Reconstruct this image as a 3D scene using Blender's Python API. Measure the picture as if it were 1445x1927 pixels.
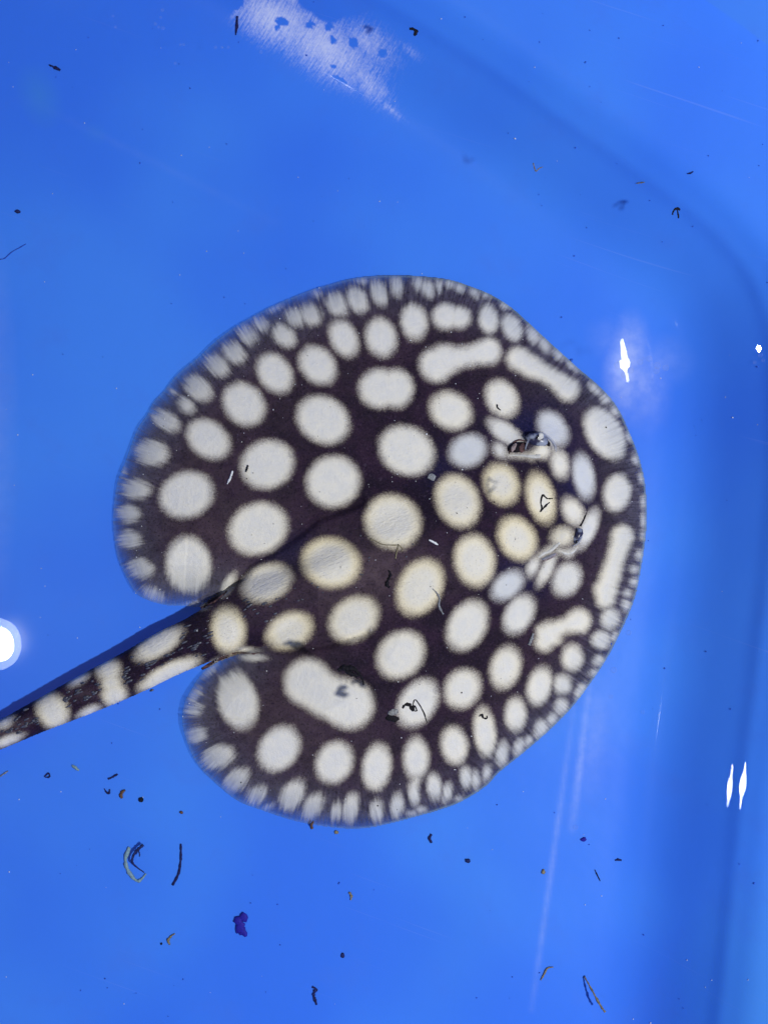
import bpy, math, random
import numpy as np
from mathutils import Vector

# ------------------------------------------------------------------ set-up
for o in list(bpy.data.objects): bpy.data.objects.remove(o)
scene = bpy.context.scene
COL = scene.collection
S = 0.00024                 # metres per photo pixel at the tub floor
H = 0.62                    # camera height above the tub floor
CX, CY = 722.5, 963.5
ZW = 0.051                  # water level

def P(px, py, z=0.0):
    f = (H - z) / H
    return Vector(((px - CX) * S * f, -(py - CY) * S * f, z))

cam_d = bpy.data.cameras.new('camera'); cam = bpy.data.objects.new('camera', cam_d); COL.objects.link(cam)
cam.location = (0, 0, H); cam.rotation_euler = (0, 0, 0)
cam_d.sensor_fit = 'VERTICAL'
cam_d.angle = 2 * math.atan(1927 * S / 2 / H)
cam_d.clip_start = 0.01; cam_d.clip_end = 50
scene.camera = cam

world = bpy.data.worlds.new('World'); scene.world = world; world.use_nodes = True
bg = world.node_tree.nodes['Background']
bg.inputs[0].default_value = (0.93, 0.96, 1.0, 1); bg.inputs[1].default_value = 0.10

def disk_lamp(name, loc, target, size, power, color=(1, 1, 1)):
    l = bpy.data.lights.new(name, 'AREA'); l.shape = 'DISK'; l.size = size; l.energy = power; l.color = color
    o = bpy.data.objects.new(name, l); COL.objects.link(o); o.location = loc
    o.rotation_euler = (Vector(target) - Vector(loc)).to_track_quat('-Z', 'Y').to_euler()
    return o
disk_lamp('key_lamp', (0.68, -0.24, 1.22), (0.05, -0.05, 0), 0.06, 19.5, (1.0, 0.985, 0.95))
def mirrored(px, py, up=2.5):
    """where a lamp must hang for the still water to mirror it at this photo pixel"""
    w = P(px, py, ZW); k = up / (H - ZW)
    return Vector((w.x * (1 + k), w.y * (1 + k), ZW + up)), w, (H - ZW + up) / H * S
def bulb(name, px, py, wide, tall, radiance, color=(1, 1, 1), turn=0.0):
    loc, w, sc = mirrored(px, py)
    sx, sy = wide * sc, tall * sc
    o = disk_lamp(name, loc, w, sx, radiance * math.pi * math.pi * sx * sy / 4, color)
    o.data.shape = 'ELLIPSE'; o.data.size = sx; o.data.size_y = sy
    o.rotation_euler = (0, 0, math.radians(turn))
    return o
bulb('ceiling_bulb', -3, 1213, 60, 66, 150)
bulb('ceiling_bulb_shade', -3, 1213, 84, 96, 22, (0.75, 0.88, 1.0)).location.z += 0.01
bulb('added_glint_lamp', 1174, 672, 12, 60, 60, turn=6)  # unseen lamps added so the water mirrors a glint at the bend
bulb('added_glint_lamp', 1175, 684, 19, 22, 120)
bulb('added_glint_lamp', 1179, 706, 6, 28, 45, turn=8)
bulb('added_glint_lamp', 1170, 648, 8, 22, 40, turn=4)
bulb('added_ledge_glint_lamp', 1427, 656, 11, 14, 150)  # unseen lamp added for the small glint on the ledge
bulb('added_ridge_glint_lamp', 1373, 1478, 4, 84, 80, turn=-7)  # unseen slender lamps added to stand in for reflections on the ridge
bulb('added_ridge_glint_lamp', 1372, 1484, 10, 42, 110, turn=-7)
bulb('added_ridge_glint_lamp', 1397, 1478, 5, 90, 80, turn=-7)
bulb('added_ridge_glint_lamp', 1397, 1476, 12, 46, 110, turn=-7)

scene.view_settings.view_transform = 'Standard'
scene.view_settings.look = 'None'
scene.view_settings.gamma = 1.0
scene.view_settings.exposure = 0.0
scene.view_settings.use_curve_mapping = False
scene.cycles.transparent_max_bounces = 16
scene.cycles.max_bounces = 6; scene.cycles.diffuse_bounces = 3; scene.cycles.glossy_bounces = 3; scene.cycles.transmission_bounces = 2

# ------------------------------------------------------------------ helpers
def tag(o, label=None, cat=None, group=None, kind=None):
    if label: o['label'] = label
    if cat: o['category'] = cat
    if group: o['group'] = group
    if kind: o['kind'] = kind
    return o

def mesh_obj(name, verts, faces, mat, parent=None, smooth=True):
    me = bpy.data.meshes.new(name)
    if isinstance(verts, np.ndarray):
        n = len(verts); me.vertices.add(n); me.vertices.foreach_set('co', verts.astype(np.float32).ravel())
        k = faces.shape[1]; m = len(faces)
        me.loops.add(m * k); me.loops.foreach_set('vertex_index', faces.astype(np.int32).ravel())
        me.polygons.add(m)
        me.polygons.foreach_set('loop_start', np.arange(0, m * k, k, dtype=np.int32))
        me.polygons.foreach_set('loop_total', np.full(m, k, dtype=np.int32))
        me.update(calc_edges=True); me.validate()
    else:
        me.from_pydata([tuple(v) for v in verts], [], faces); me.update()
    if smooth: me.polygons.foreach_set('use_smooth', [True] * len(me.polygons))
    if mat: me.materials.append(mat)
    o = bpy.data.objects.new(name, me); COL.objects.link(o)
    if parent: o.parent = parent
    return o

def attr(o, name, data):
    a = o.data.attributes.new(name, 'FLOAT', 'POINT'); a.data.foreach_set('value', np.asarray(data, np.float32).ravel())

def catmull(pts, closed=False, n=8):
    p = np.array(pts, float); N = len(p); out = []
    rng = range(N) if closed else range(N - 1)
    for i in rng:
        if closed: a, b, c, d = p[(i - 1) % N], p[i], p[(i + 1) % N], p[(i + 2) % N]
        else: a, b, c, d = p[max(i - 1, 0)], p[i], p[i + 1], p[min(i + 2, N - 1)]
        for k in range(n):
            t = k / n
            out.append(0.5 * ((2 * b) + (-a + c) * t + (2 * a - 5 * b + 4 * c - d) * t * t + (-a + 3 * b - 3 * c + d) * t ** 3))
    if not closed: out.append(p[-1])
    return np.array(out)

def poly_dist(poly, X, Y, closed=True):
    """distance, nearest point, arc length and inside flag of points to a polyline"""
    best = np.full(X.shape, 1e18); nx = np.zeros_like(X); ny = np.zeros_like(X); arc = np.zeros_like(X)
    par = np.zeros_like(X); inside = np.zeros(X.shape, bool); s0 = 0.0; N = len(poly)
    for i in range(N if closed else N - 1):
        x1, y1 = poly[i][:2]; x2, y2 = poly[(i + 1) % N][:2]
        dx, dy = x2 - x1, y2 - y1; L2 = dx * dx + dy * dy + 1e-12
        t = np.clip(((X - x1) * dx + (Y - y1) * dy) / L2, 0, 1)
        qx = x1 + t * dx; qy = y1 + t * dy; d = (X - qx) ** 2 + (Y - qy) ** 2
        m = d < best
        best[m] = d[m]; nx[m] = qx[m]; ny[m] = qy[m]; arc[m] = (s0 + t * math.sqrt(L2))[m]; par[m] = (i + t)[m]
        if closed and abs(dy) > 1e-9:
            cond = ((y1 > Y) != (y2 > Y)) & (X < dx * (Y - y1) / dy + x1); inside ^= cond
        s0 += math.sqrt(L2)
    return np.sqrt(best), nx, ny, arc, par, inside

def sstep(x, a, b):
    t = np.clip((x - a) / (b - a), 0, 1); return t * t * (3 - 2 * t)

# ------------------------------------------------------------------ node helpers
class NT:
    def __init__(s, name):
        s.mat = bpy.data.materials.new(name); s.mat.use_nodes = True; s.t = s.mat.node_tree; s.n = s.t.nodes; s.l = s.t.links
        s.n.clear(); s.out = s.n.new('ShaderNodeOutputMaterial')
    def put(s, sock, v):
        if v is None: return
        if isinstance(v, bpy.types.NodeSocket): s.l.new(v, sock)
        else:
            if sock.type == 'RGBA' and len(v) == 3: v = (*v, 1)
            sock.default_value = v
    def math(s, op, a, b=None, c=None, clamp=False):
        n = s.n.new('ShaderNodeMath'); n.operation = op; n.use_clamp = clamp
        for i, v in enumerate((a, b, c)): s.put(n.inputs[i], v)
        return n.outputs[0]
    def mix(s, f, a, b):
        n = s.n.new('ShaderNodeMix'); n.data_type = 'RGBA'; n.clamp_factor = True
        s.put(n.inputs[0], f); s.put(n.inputs[6], a); s.put(n.inputs[7], b); return n.outputs[2]
    def ramp(s, v, a, b, c=0.0, d=1.0, smooth=True):
        n = s.n.new('ShaderNodeMapRange'); n.interpolation_type = 'SMOOTHSTEP' if smooth else 'LINEAR'
        for i, x in enumerate((v, a, b, c, d)): s.put(n.inputs[i], x)
        return n.outputs[0]
    def attr(s, name):
        n = s.n.new('ShaderNodeAttribute'); n.attribute_name = name; return n.outputs['Fac']
    def obj(s):
        return s.n.new('ShaderNodeTexCoord').outputs['Object']
    def noise(s, scale, detail=2.0, rough=0.5, vec=None, dist=0.0):
        n = s.n.new('ShaderNodeTexNoise'); s.put(n.inputs['Vector'], vec if vec is not None else s.obj())
        n.inputs['Scale'].default_value = scale; n.inputs['Detail'].default_value = detail
        n.inputs['Roughness'].default_value = rough; n.inputs['Distortion'].default_value = dist
        return n.outputs['Fac']
    def voronoi(s, scale, vec=None):
        n = s.n.new('ShaderNodeTexVoronoi'); s.put(n.inputs['Vector'], vec if vec is not None else s.obj())
        n.inputs['Scale'].default_value = scale; return n.outputs['Distance']
    def comb(s, x, y, z=0.0):
        n = s.n.new('ShaderNodeCombineXYZ')
        for i, v in enumerate((x, y, z)): s.put(n.inputs[i], v)
        return n.outputs[0]
    def mapping(s, vec, rot=(0, 0, 0), scale=(1, 1, 1)):
        a = s.n.new('ShaderNodeMapping'); s.put(a.inputs['Vector'], vec); a.inputs['Rotation'].default_value = rot
        n = s.n.new('ShaderNodeMapping'); s.put(n.inputs['Vector'], a.outputs[0]); n.inputs['Scale'].default_value = scale; return n.outputs[0]
    def bump(s, h, strength=0.3, dist=0.001):
        n = s.n.new('ShaderNodeBump'); n.inputs['Strength'].default_value = strength; n.inputs['Distance'].default_value = dist
        s.put(n.inputs['Height'], h); return n.outputs[0]
    def bsdf(s, color, rough=0.5, spec=0.3, normal=None, alpha=None, coat=0.0, coat_rough=0.05, sss=0.0, trans=0.0):
        n = s.n.new('ShaderNodeBsdfPrincipled')
        s.put(n.inputs['Base Color'], color); s.put(n.inputs['Roughness'], rough); s.put(n.inputs['Specular IOR Level'], spec)
        if normal is not None: s.put(n.inputs['Normal'], normal)
        if alpha is not None: s.put(n.inputs['Alpha'], alpha)
        s.put(n.inputs['Coat Weight'], coat); n.inputs['Coat Roughness'].default_value = coat_rough
        n.inputs['Transmission Weight'].default_value = trans
        s.l.new(n.outputs[0], s.out.inputs[0]); return n

def plain(name, color, rough=0.5, spec=0.3, alpha=None, var=0.4, scale=1500, coat=0.0):
    m = NT(name); c2 = tuple(x * (1 - var) for x in color)
    col = m.mix(m.ramp(m.noise(scale, 3), 0.35, 0.65), color, c2)
    m.bsdf(col, rough, spec, alpha=alpha, coat=coat); return m.mat

# ------------------------------------------------------------------ tub
RIDGE = catmull([(860, 85), (1087, 243), (1212, 332), (1346, 437), (1427, 547), (1458, 700), (1452, 1000), (1424, 1260),
    (1394, 1500), (1354, 1900), (1290, 2350), (1100, 2700), (700, 2850), (0, 2700), (-900, 2300), (-1350, 1750), (-1420, 900),
    (-1380, -200), (-1200, -720), (-880, -840), (-500, -660), (0, -400), (500, -125)], True, 8)

def tub_z(d):
    """height of the tub over the signed offset d (photo pixels, + outside the ridge)"""
    t = np.clip((d + 245) / 245, 0, 1)
    q_ = np.clip(t / 0.7, 0, 1)                       # slope sets in softly, then stays
    z = 0.70 * 245 * S * (0.7 * (q_ ** 3 - 0.5 * q_ ** 4) + np.clip(t - 0.7, 0, 1))
    o = np.clip(d, 0, None)
    q2 = np.clip(o / 90, 0, 1)
    z = z + S * (0.24 * o + 0.46 * (np.minimum(o, 90) - 90 * (q2 ** 3 - 0.5 * q2 ** 4)))
    z = z + 0.0006 * np.exp(-(d / 17.0) ** 2)
    w = np.clip(d - 400, 0, None)
    z = z + 0.11 * sstep(w, 0, 110)
    return z

def tub_mat():
    m = NT('blue_tub_plastic')
    big = m.ramp(m.noise(7, 2), 0.35, 0.65)
    col = m.mix(big, (0.038, 0.172, 0.80), (0.052, 0.226, 0.84))
    teal = m.attr('algae'); col = m.mix(teal, col, (0.055, 0.25, 0.62))
    blot = m.math('MULTIPLY', m.ramp(m.noise(28, 5, 0.65), 0.5, 0.75), 0.28); col = m.mix(blot, col, (0.06, 0.17, 0.70))
    # lamp glare on the scratched cove, painted in as a pale streaky patch
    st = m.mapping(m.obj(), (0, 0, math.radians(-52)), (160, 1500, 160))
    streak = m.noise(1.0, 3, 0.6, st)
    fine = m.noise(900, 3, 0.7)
    sc = m.attr('scuff_glare')
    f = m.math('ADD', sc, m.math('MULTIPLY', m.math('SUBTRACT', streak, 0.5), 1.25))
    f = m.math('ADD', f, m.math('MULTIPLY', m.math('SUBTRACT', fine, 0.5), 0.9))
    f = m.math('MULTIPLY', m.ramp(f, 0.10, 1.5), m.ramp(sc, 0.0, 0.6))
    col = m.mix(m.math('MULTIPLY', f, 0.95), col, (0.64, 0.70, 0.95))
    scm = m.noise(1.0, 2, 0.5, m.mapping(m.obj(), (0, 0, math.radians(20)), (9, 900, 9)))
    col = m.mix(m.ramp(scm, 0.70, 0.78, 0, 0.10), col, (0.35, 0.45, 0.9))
    glow = m.attr('glow_tint')  # pale light streaks and glint glow, put into the plastic's colour
    f2 = m.math('MULTIPLY', glow, m.ramp(m.noise(160, 3, 0.6), 0.25, 0.8, 0.45, 1.0))
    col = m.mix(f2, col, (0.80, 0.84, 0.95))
    b = m.bump(m.noise(60, 2), 0.05, 0.004)
    m.bsdf(col, m.ramp(f, 0, 1, 0.32, 0.6), 0.15, coat=0.03, coat_rough=0.05, normal=b)
    return m.mat

gx = np.concatenate([np.arange(-1980, -40, 20), np.arange(-40, 1490, 5), np.arange(1490, 2010, 10)])
gy = np.concatenate([np.arange(-1400, -40, 20), np.arange(-40, 1970, 5), np.arange(1970, 3420, 20)])
X, Y = np.meshgrid(gx.astype(float), gy.astype(float))
D, NX, NY, ARC, PAR, INS = poly_dist(RIDGE, X, Y)
SD = np.where(INS, -D, D)
Z = tub_z(SD)
lim = 525
keep = SD < lim
F = (H - Z) / H
V = np.stack([(X - CX) * S * np.where(SD < 120, F, 1 - 0.06 * 0 - np.minimum(Z, 0.05) / H), -(Y - CY) * S * np.where(SD < 120, F, 1 - np.minimum(Z, 0.05) / H), Z], -1)
ny_, nx_ = X.shape
idx = np.arange(ny_ * nx_).reshape(ny_, nx_)
q = keep[:-1, :-1] & keep[1:, :-1] & keep[:-1, 1:] & keep[1:, 1:]
faces = np.stack([idx[:-1, :-1][q], idx[1:, :-1][q], idx[1:, 1:][q], idx[:-1, 1:][q]], -1)
used = np.unique(faces); remap = np.full(ny_ * nx_, -1); remap[used] = np.arange(len(used))
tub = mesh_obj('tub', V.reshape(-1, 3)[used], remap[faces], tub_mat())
tag(tub, 'glossy blue plastic tub with a flat floor and rounded rising corner', None, None, 'structure')
xf = X.ravel()[used]; yf = Y.ravel()[used]

def ell(x, y, cx, cy, a, b, rot):
    c, s_ = math.cos(math.radians(rot)), math.sin(math.radians(rot))
    u = (x - cx) * c + (y - cy) * s_; v = -(x - cx) * s_ + (y - cy) * c
    return np.sqrt((u / a) ** 2 + (v / b) ** 2)
def blobv(x, y, cx, cy, a, b, rot, p=1.0): return np.clip(1 - ell(x, y, cx, cy, a, b, rot), 0, 1) ** p

sc = np.zeros_like(xf)  # painted glare patch, cut by dark gaps
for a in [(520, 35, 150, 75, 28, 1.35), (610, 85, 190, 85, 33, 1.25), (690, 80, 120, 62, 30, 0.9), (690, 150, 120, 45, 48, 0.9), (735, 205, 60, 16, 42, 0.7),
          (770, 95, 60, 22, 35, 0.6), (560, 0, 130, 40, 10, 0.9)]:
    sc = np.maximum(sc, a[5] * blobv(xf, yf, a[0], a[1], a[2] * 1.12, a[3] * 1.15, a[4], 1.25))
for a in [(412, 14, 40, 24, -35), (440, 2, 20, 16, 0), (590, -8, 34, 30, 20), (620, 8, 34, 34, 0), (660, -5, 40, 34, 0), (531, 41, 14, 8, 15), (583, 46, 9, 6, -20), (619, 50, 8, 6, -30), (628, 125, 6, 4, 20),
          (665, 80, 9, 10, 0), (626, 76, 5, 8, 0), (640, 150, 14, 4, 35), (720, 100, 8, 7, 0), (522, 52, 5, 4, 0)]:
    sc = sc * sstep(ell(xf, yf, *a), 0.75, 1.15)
attr(tub, 'scuff_glare', sc)
glow = np.zeros_like(xf)
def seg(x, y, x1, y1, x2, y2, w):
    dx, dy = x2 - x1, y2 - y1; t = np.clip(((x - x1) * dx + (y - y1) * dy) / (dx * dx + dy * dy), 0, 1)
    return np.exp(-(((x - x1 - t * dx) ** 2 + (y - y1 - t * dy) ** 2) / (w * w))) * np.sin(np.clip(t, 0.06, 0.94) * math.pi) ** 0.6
glow = np.maximum(glow, 0.22 * seg(xf, yf, 1112, 1270, 1076, 1560, 7))  # caustic lines on the floor, painted as pale streaks
glow = np.maximum(glow, 0.14 * seg(xf, yf, 1080, 1330, 1000, 1900, 5))
glow = np.maximum(glow, 0.10 * seg(xf, yf, 1125, 1290, 1110, 1480, 26))
glow = np.maximum(glow, 0.10 * blobv(xf, yf, -20, 800, 60, 420, 0))
glow = np.maximum(glow, 0.018 * seg(xf, yf, 60, 190, 520, 420, 7))
for a in [(1178, 690, 50, 120, 6, .55), (1205, 720, 70, 110, 0, .26), (1240, 680, 80, 60, 0, .13), (1150, 640, 60, 50, 30, .10)]:  # soft glow around the bright glint, painted as pale blobs
    glow = np.maximum(glow, a[5] * blobv(xf, yf, *a[:5], 1.3))
attr(tub, 'glow_tint', glow)
al = 0.55 * blobv(xf, yf, 1440, 1900, 210, 300, 20, 0.7) + 0.45 * blobv(xf, yf, 75, 180, 45, 70, -20) + 0.2 * blobv(xf, yf, 180, 250, 30, 22, 20) + 0.16 * blobv(xf, yf, 870, 1750, 160, 300, 10)
attr(tub, 'algae', al)

# ------------------------------------------------------------------ water
def water_mat():
    m = NT('clear_water_surface')
    fr = m.n.new('ShaderNodeFresnel'); fr.inputs[0].default_value = 1.33
    tr = m.n.new('ShaderNodeBsdfTransparent'); tr.inputs[0].default_value = (0.985, 0.993, 1, 1)
    gl = m.n.new('ShaderNodeBsdfGlossy'); gl.inputs['Roughness'].default_value = 0.0
    mx = m.n.new('ShaderNodeMixShader'); m.l.new(fr.outputs[0], mx.inputs[0]); m.l.new(tr.outputs[0], mx.inputs[1]); m.l.new(gl.outputs[0], mx.inputs[2])
    m.l.new(mx.outputs[0], m.out.inputs[0]); return m.mat
# waterline: offset where the tub reaches the water level
dd = np.linspace(0, 520, 2000); wl = dd[np.argmax(tub_z(dd) > ZW)] + 3
nrm = np.roll(RIDGE, -1, 0) - np.roll(RIDGE, 1, 0); nrm = np.stack([nrm[:, 1], -nrm[:, 0]], -1); nrm /= np.linalg.norm(nrm, axis=1)[:, None]
ctr = RIDGE.mean(0)
if np.mean(np.sum(nrm * (RIDGE - ctr), 1)) < 0: nrm = -nrm
ring = RIDGE + nrm * wl
wv = [((x - CX) * S * (1 - ZW / H), -(y - CY) * S * (1 - ZW / H), ZW) for x, y in ring]
nw = len(wv); wv.append(((ctr[0] - CX) * S, -(ctr[1] - CY) * S, ZW))
water = mesh_obj('water', wv, [(i, (i + 1) % nw, nw) if True else 0 for i in range(nw)], water_mat())
tag(water, 'clear still water filling the blue tub', None, None, 'structure')
if water.data.polygons[0].normal.z < 0: water.data.flip_normals()

# ------------------------------------------------------------------ stingray
DISC = catmull([(345, 1140), (316, 1139), (284, 1131), (258, 1117), (238, 1085), (222, 1047), (215, 1000), (214, 963), (222, 907), (238, 865), (259, 808),
    (278, 780), (289, 757), (308, 737), (325, 715), (345, 695), (374, 672), (403, 645), (441, 616), (470, 599), (508, 578), (549, 560), (590, 544), (619, 536),
    (646, 528), (685, 521), (738, 518), (790, 520), (843, 526), (882, 538), (924, 555), (962, 579), (997, 610), (1028, 639), (1060, 668), (1091, 696),
    (1123, 723), (1149, 750), (1168, 779), (1181, 808), (1198, 850), (1211, 899), (1216, 949), (1215, 999), (1209, 1046), (1202, 1088), (1193, 1127), (1175, 1172), (1149, 1225),
    (1123, 1267), (1083, 1322), (1044, 1364), (991, 1411), (939, 1453), (914, 1479), (868, 1508), (823, 1525), (777, 1538), (731, 1550), (690, 1558), (650, 1559),
    (610, 1555), (570, 1548), (535, 1539), (500, 1527), (450, 1508), (411, 1478), (375, 1442), (356, 1406), (344, 1361), (348, 1323), (359, 1300), (374, 1276), (392, 1256),
    (430, 1225), (440, 1180), (420, 1150), (385, 1143)], True, 5)
# tail and trunk: x, y, half width (px), centre height, half height (mm)
TAILC = catmull([(-760, 1700, 3, 3.0, 1.0), (-520, 1600, 9, 4.0, 2.0), (-300, 1508, 16, 5.5, 3.2), (-120, 1434, 21.5, 6.5, 4.4), (0, 1383.5, 25.5, 7.5, 5), (70, 1350, 29.5, 8.3, 5.4), (166, 1305, 37, 9, 5.8),
    (250, 1265, 41, 9.6, 6), (320, 1228, 44, 10, 6.2), (384, 1199, 47, 10, 6.8), (470, 1155, 60, 9.4, 7.6), (600, 1088, 88, 9.0, 8.0), (750, 1022, 120, 9.4, 7.4), (880, 968, 130, 9.0, 7.0), (980, 940, 115, 7, 6)], False, 6)
TAILP = []
tg = np.gradient(TAILC[:, :2], axis=0); tg /= np.linalg.norm(tg, axis=1)[:, None]
TN = np.stack([tg[:, 1], -tg[:, 0]], -1)
cut = TAILC[:, 0] < 500
TAILP = np.concatenate([(TAILC[:, :2] + TN * TAILC[:, 2:3])[cut], (TAILC[:, :2] - TN * TAILC[:, 2:3])[cut][::-1]])

# spots: cx, cy, long half axis, short half axis, angle of the long axis (photo, y down), tone 0 white .. 1 cream, -1 bluish
SP = [
 (595,551,9,7,45),(518,580,14,6,-25),(491,609,18,12,40),(556,597,20,16,45),(585,591,22,18,55),(534,631,25,18,45),(466,629,21,15,45),(441,663,24,17,45),(408,687,26,18,40),
 (517,702,42,31,55),(598,687,41,32,50),(373,730,29,20,40),(459,760,45,37,48),(351,763,18,12,45),(325,737,8,5,45),(312,791,29,17,30),(392,826,46,34,38),(608,790,53,44,32),(285,852,35,26,10),
 (634,572,24,17,60),(672,564,26,17,65),(681,528,11,6,10),(713,550,25,15,72),(747,537,20,11,82),(787,532,15,9,80),(805,543,17,11,70),(826,537,12,6,85),(846,534,10,9,0),(865,541,11,9,50),(893,550,11,8,70),
 (915,555,8,6,30),(951,574,10,8,30),(779,605,35,26,82),(839,595,27,26,0),(864,597,23,22,0),(919,600,27,18,85),(647,636,38,26,65),(717,635,38,30,75),
 (715,731,41,38,0),(744,731,35,37,0),(848,773,42,35,30,0.2),(944,750,38,30,60,0.1),(963,616,27,18,65),(1003,629,17,12,70),(1024,647,16,10,65),(1052,666,14,11,50),(1076,687,15,7,45),
 (1119,731,15,8,45),(1140,750,11,10,45),(1157,773,10,7,60),(1040,806,38,26,55,-1),(1138,816,56,35,58,0),(952,815,38,17,36,-.3),(880,848,37,31,-25,-1),(941,847,15,11,55,-.2),
 (1053,873,26,16,78,0.2),(1098,896,45,21,80,-1),(943,911,41,33,65,1),(1017,937,49,27,75,1),(1161,927,38,27,-80,0),(1078,963,27,18,60,0.3),(1107,994,37,15,-68,-.3),(973,1014,44,35,60,1),
 (1058,1010,21,17,-20,0.5),(1003,1066,18,10,-68,-.2),(1028,1072,32,11,-62,0),(1066,1090,34,27,-62,-.3),
 (1184,822,10,8,60),(1196,865,10,6,70),(1206,900,9,5,80),(1210,944,11,5,90),(1210,979,12,5,90),(1209,1007,8,5,90),(1204,1046,9,7,90),(1193,1071,8,7,0),(1194,1096,9,8,0),
 (955,1102,36,24,-40,-1),(879,1177,51,36,-62,0.1),(976,1156,41,27,-62,-.2),(1077,1238,27,22,90,.3),(1148,1165,20,17,90,.3),(1131,1204,19,18,0,.3),(1127,1243,12,10,0,.2),(1118,1267,9,7,0,.2),
 (1178,1140,11,8,90),(1181,1117,7,6,0),(1155,1198,9,6,-60),(951,1256,42,29,-76,.3),(1015,1292,39,24,-75,.2),(1058,1288,19,17,90,.2),(1093,1301,17,10,-65,.2),(1056,1330,16,13,-70,.2),(1039,1353,13,9,-60),
 (970,1345,31,20,90,.2),(1018,1372,18,12,-70,.1),(994,1395,11,7,-60),(977,1407,17,10,-70),(912,1378,49,22,84,.3),(945,1418,23,12,-82),(870,1296,39,34,-60,.2),(855,1403,37,26,82,.2),
 (877,1464,20,12,85),(895,1468,17,9,85),(916,1456,15,8,-75),(864,1503,7,5,0),(666,1165,51,40,-35,.5),(790,1105,57,42,-62,.8),(754,1232,50,42,-45,.2),(786,1323,50,35,-57,0),
 (709,1444,45,28,-82,.1),(783,1428,41,25,90,.1),(779,1494,23,10,88),(817,1481,25,14,85),(841,1492,18,9,-80),(747,1518,23,12,-85),(709,1527,22,12,90),(776,1531,9,6,0),(792,1524,10,6,0),
 (430,1186,46,33,82,1),(545,1187,47,34,-25,.9),(447,1317,57,39,75,0),(525,1409,47,37,-55,0),(629,1435,42,35,-65,.1),
 (366,1309,18,10,-60),(363,1334,19,12,-10),(368,1383,21,15,-15),(410,1425,34,24,-20),(445,1469,28,18,-42),(483,1497,21,15,-45),(504,1519,11,5,-30),(550,1497,31,20,-58),(588,1519,27,17,-60),
 (633,1528,18,11,-75),(660,1522,28,15,-80),(475,1237,23,7,3,0),(464,1223,18,5,5,0),(395,1260,20,8,-45,0),
 (351,931,53,44,-20,0),(486,995,58,49,-25,0.1),(503,874,52,46,-25,0),(355,1064,56,44,82,0),(255,920,29,18,5),(241,967,22,17,5),(243,1015,23,16,5),(264,1070,25,19,15),(289,1120,22,13,30),
 (430,1099,21,9,-58,0),(367,1139,18,7,5,0),(502,1097,50,35,-22,.5),(627,906,52,49,-20,0),(765,848,55,46,28,0),(739,982,55,51,35,.6),(623,1059,57,48,12,1),(861,943,52,41,65,.7),(893,1055,50,39,80,.7),
 (299,1211,52,24,-32,.4),(318,1270,61,20,-27,.5),(205,1262,27,24,70,.5),(216,1308,27,25,70,.5),(210,1285,24,21,78,.5),(148,1278,19,9,-30),(168,1340,21,9,-25),(100,1338,38,30,60,.6),(9,1360,16,9,-30),(15,1394,28,9,-22),
 (-70,1412,30,22,60,.4),(-130,1450,16,9,-30,.3),(-200,1466,25,16,60,.4),(-330,1520,20,14,60,.3),(-440,1566,18,10,60,.3),(230,885,10,7,80),(700,1000,1,1,0)]
CAPS = [(958,857,2.5,1000,857,5,.2),(1000,857,5,1021,848,15,.3),(1014,1048,3.5,1050,1022,5,.1),(1052,1036,3,1070,1041,5,0),(1070,1041,5,1086,1030,3,0),(1034,829,3,1045,847,3.5,.1),(1009,824,5,1014,821,5,-.3), # x1,y1,r1,x2,y2,r2,tone
 (822,686,31,836,678,28,0),(836,676,25,884,670,17,0),(884,669,17,918,661,24,0),(976,675,22,1000,690,19,.2),(1000,690,19,1036,708,15,.2),(1036,708,15,1068,732,22,.2),(1171,1010,21,1160,1046,16,.4),(1160,1046,16,1141,1108,20,.4),(1030,1198,25,1024,1208,17,.3),(1036,1190,20,1062,1178,13,.3),(1062,1178,13,1088,1169,23,.3),
 (579,1284,43,612,1308,38,.1),(612,1308,38,657,1326,45,.1),(1139,1112,21,1139,1128,17,.4),(783,1468,6,780,1478,7,0)]

step = 2.0
gx = np.arange(-770, 1236, step); gy = np.arange(500, 1720, step)
X, Y = np.meshgrid(gx, gy)
sel = (X > 190) & (Y < 1580)
# coarse distance first for speed: only evaluate where the animal can be
dcen = np.abs((Y - 1199) * 0.9 + (X - 384) * 0.43)
act = sel | ((X < 520) & (dcen < 110))
xa = X[act]; ya = Y[act]
dD, nxD, nyD, arD, _, inD = poly_dist(DISC, xa, ya)
dT, nxT, nyT, arT, _, inT = poly_dist(TAILP, xa, ya)
dD = np.where(inD, dD, -dD); dT = np.where(inT, dT, -dT)
dC, ncx, ncy, _, parC, _ = poly_dist(TAILC, xa, ya, closed=False)
st = np.stack([np.interp(parC, np.arange(len(TAILC)), TAILC[:, k]) for k in (2, 3, 4)], -1)
dU = np.maximum(dD, dT); useD = dD >= dT
full = np.zeros(X.shape); full[:] = -1e9; full[act] = dU
inside = full > 0
nb = inside.copy()
nb[1:] |= inside[:-1]; nb[:-1] |= inside[1:]; nb2 = nb.copy(); nb2[:, 1:] |= nb[:, :-1]; nb2[:, :-1] |= nb[:, 1:]
q = inside[:-1, :-1] | inside[1:, :-1] | inside[:-1, 1:] | inside[1:, 1:]
idx = np.arange(X.size).reshape(X.shape)
faces = np.stack([idx[:-1, :-1][q], idx[1:, :-1][q], idx[1:, 1:][q], idx[:-1, 1:][q]], -1)
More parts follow.
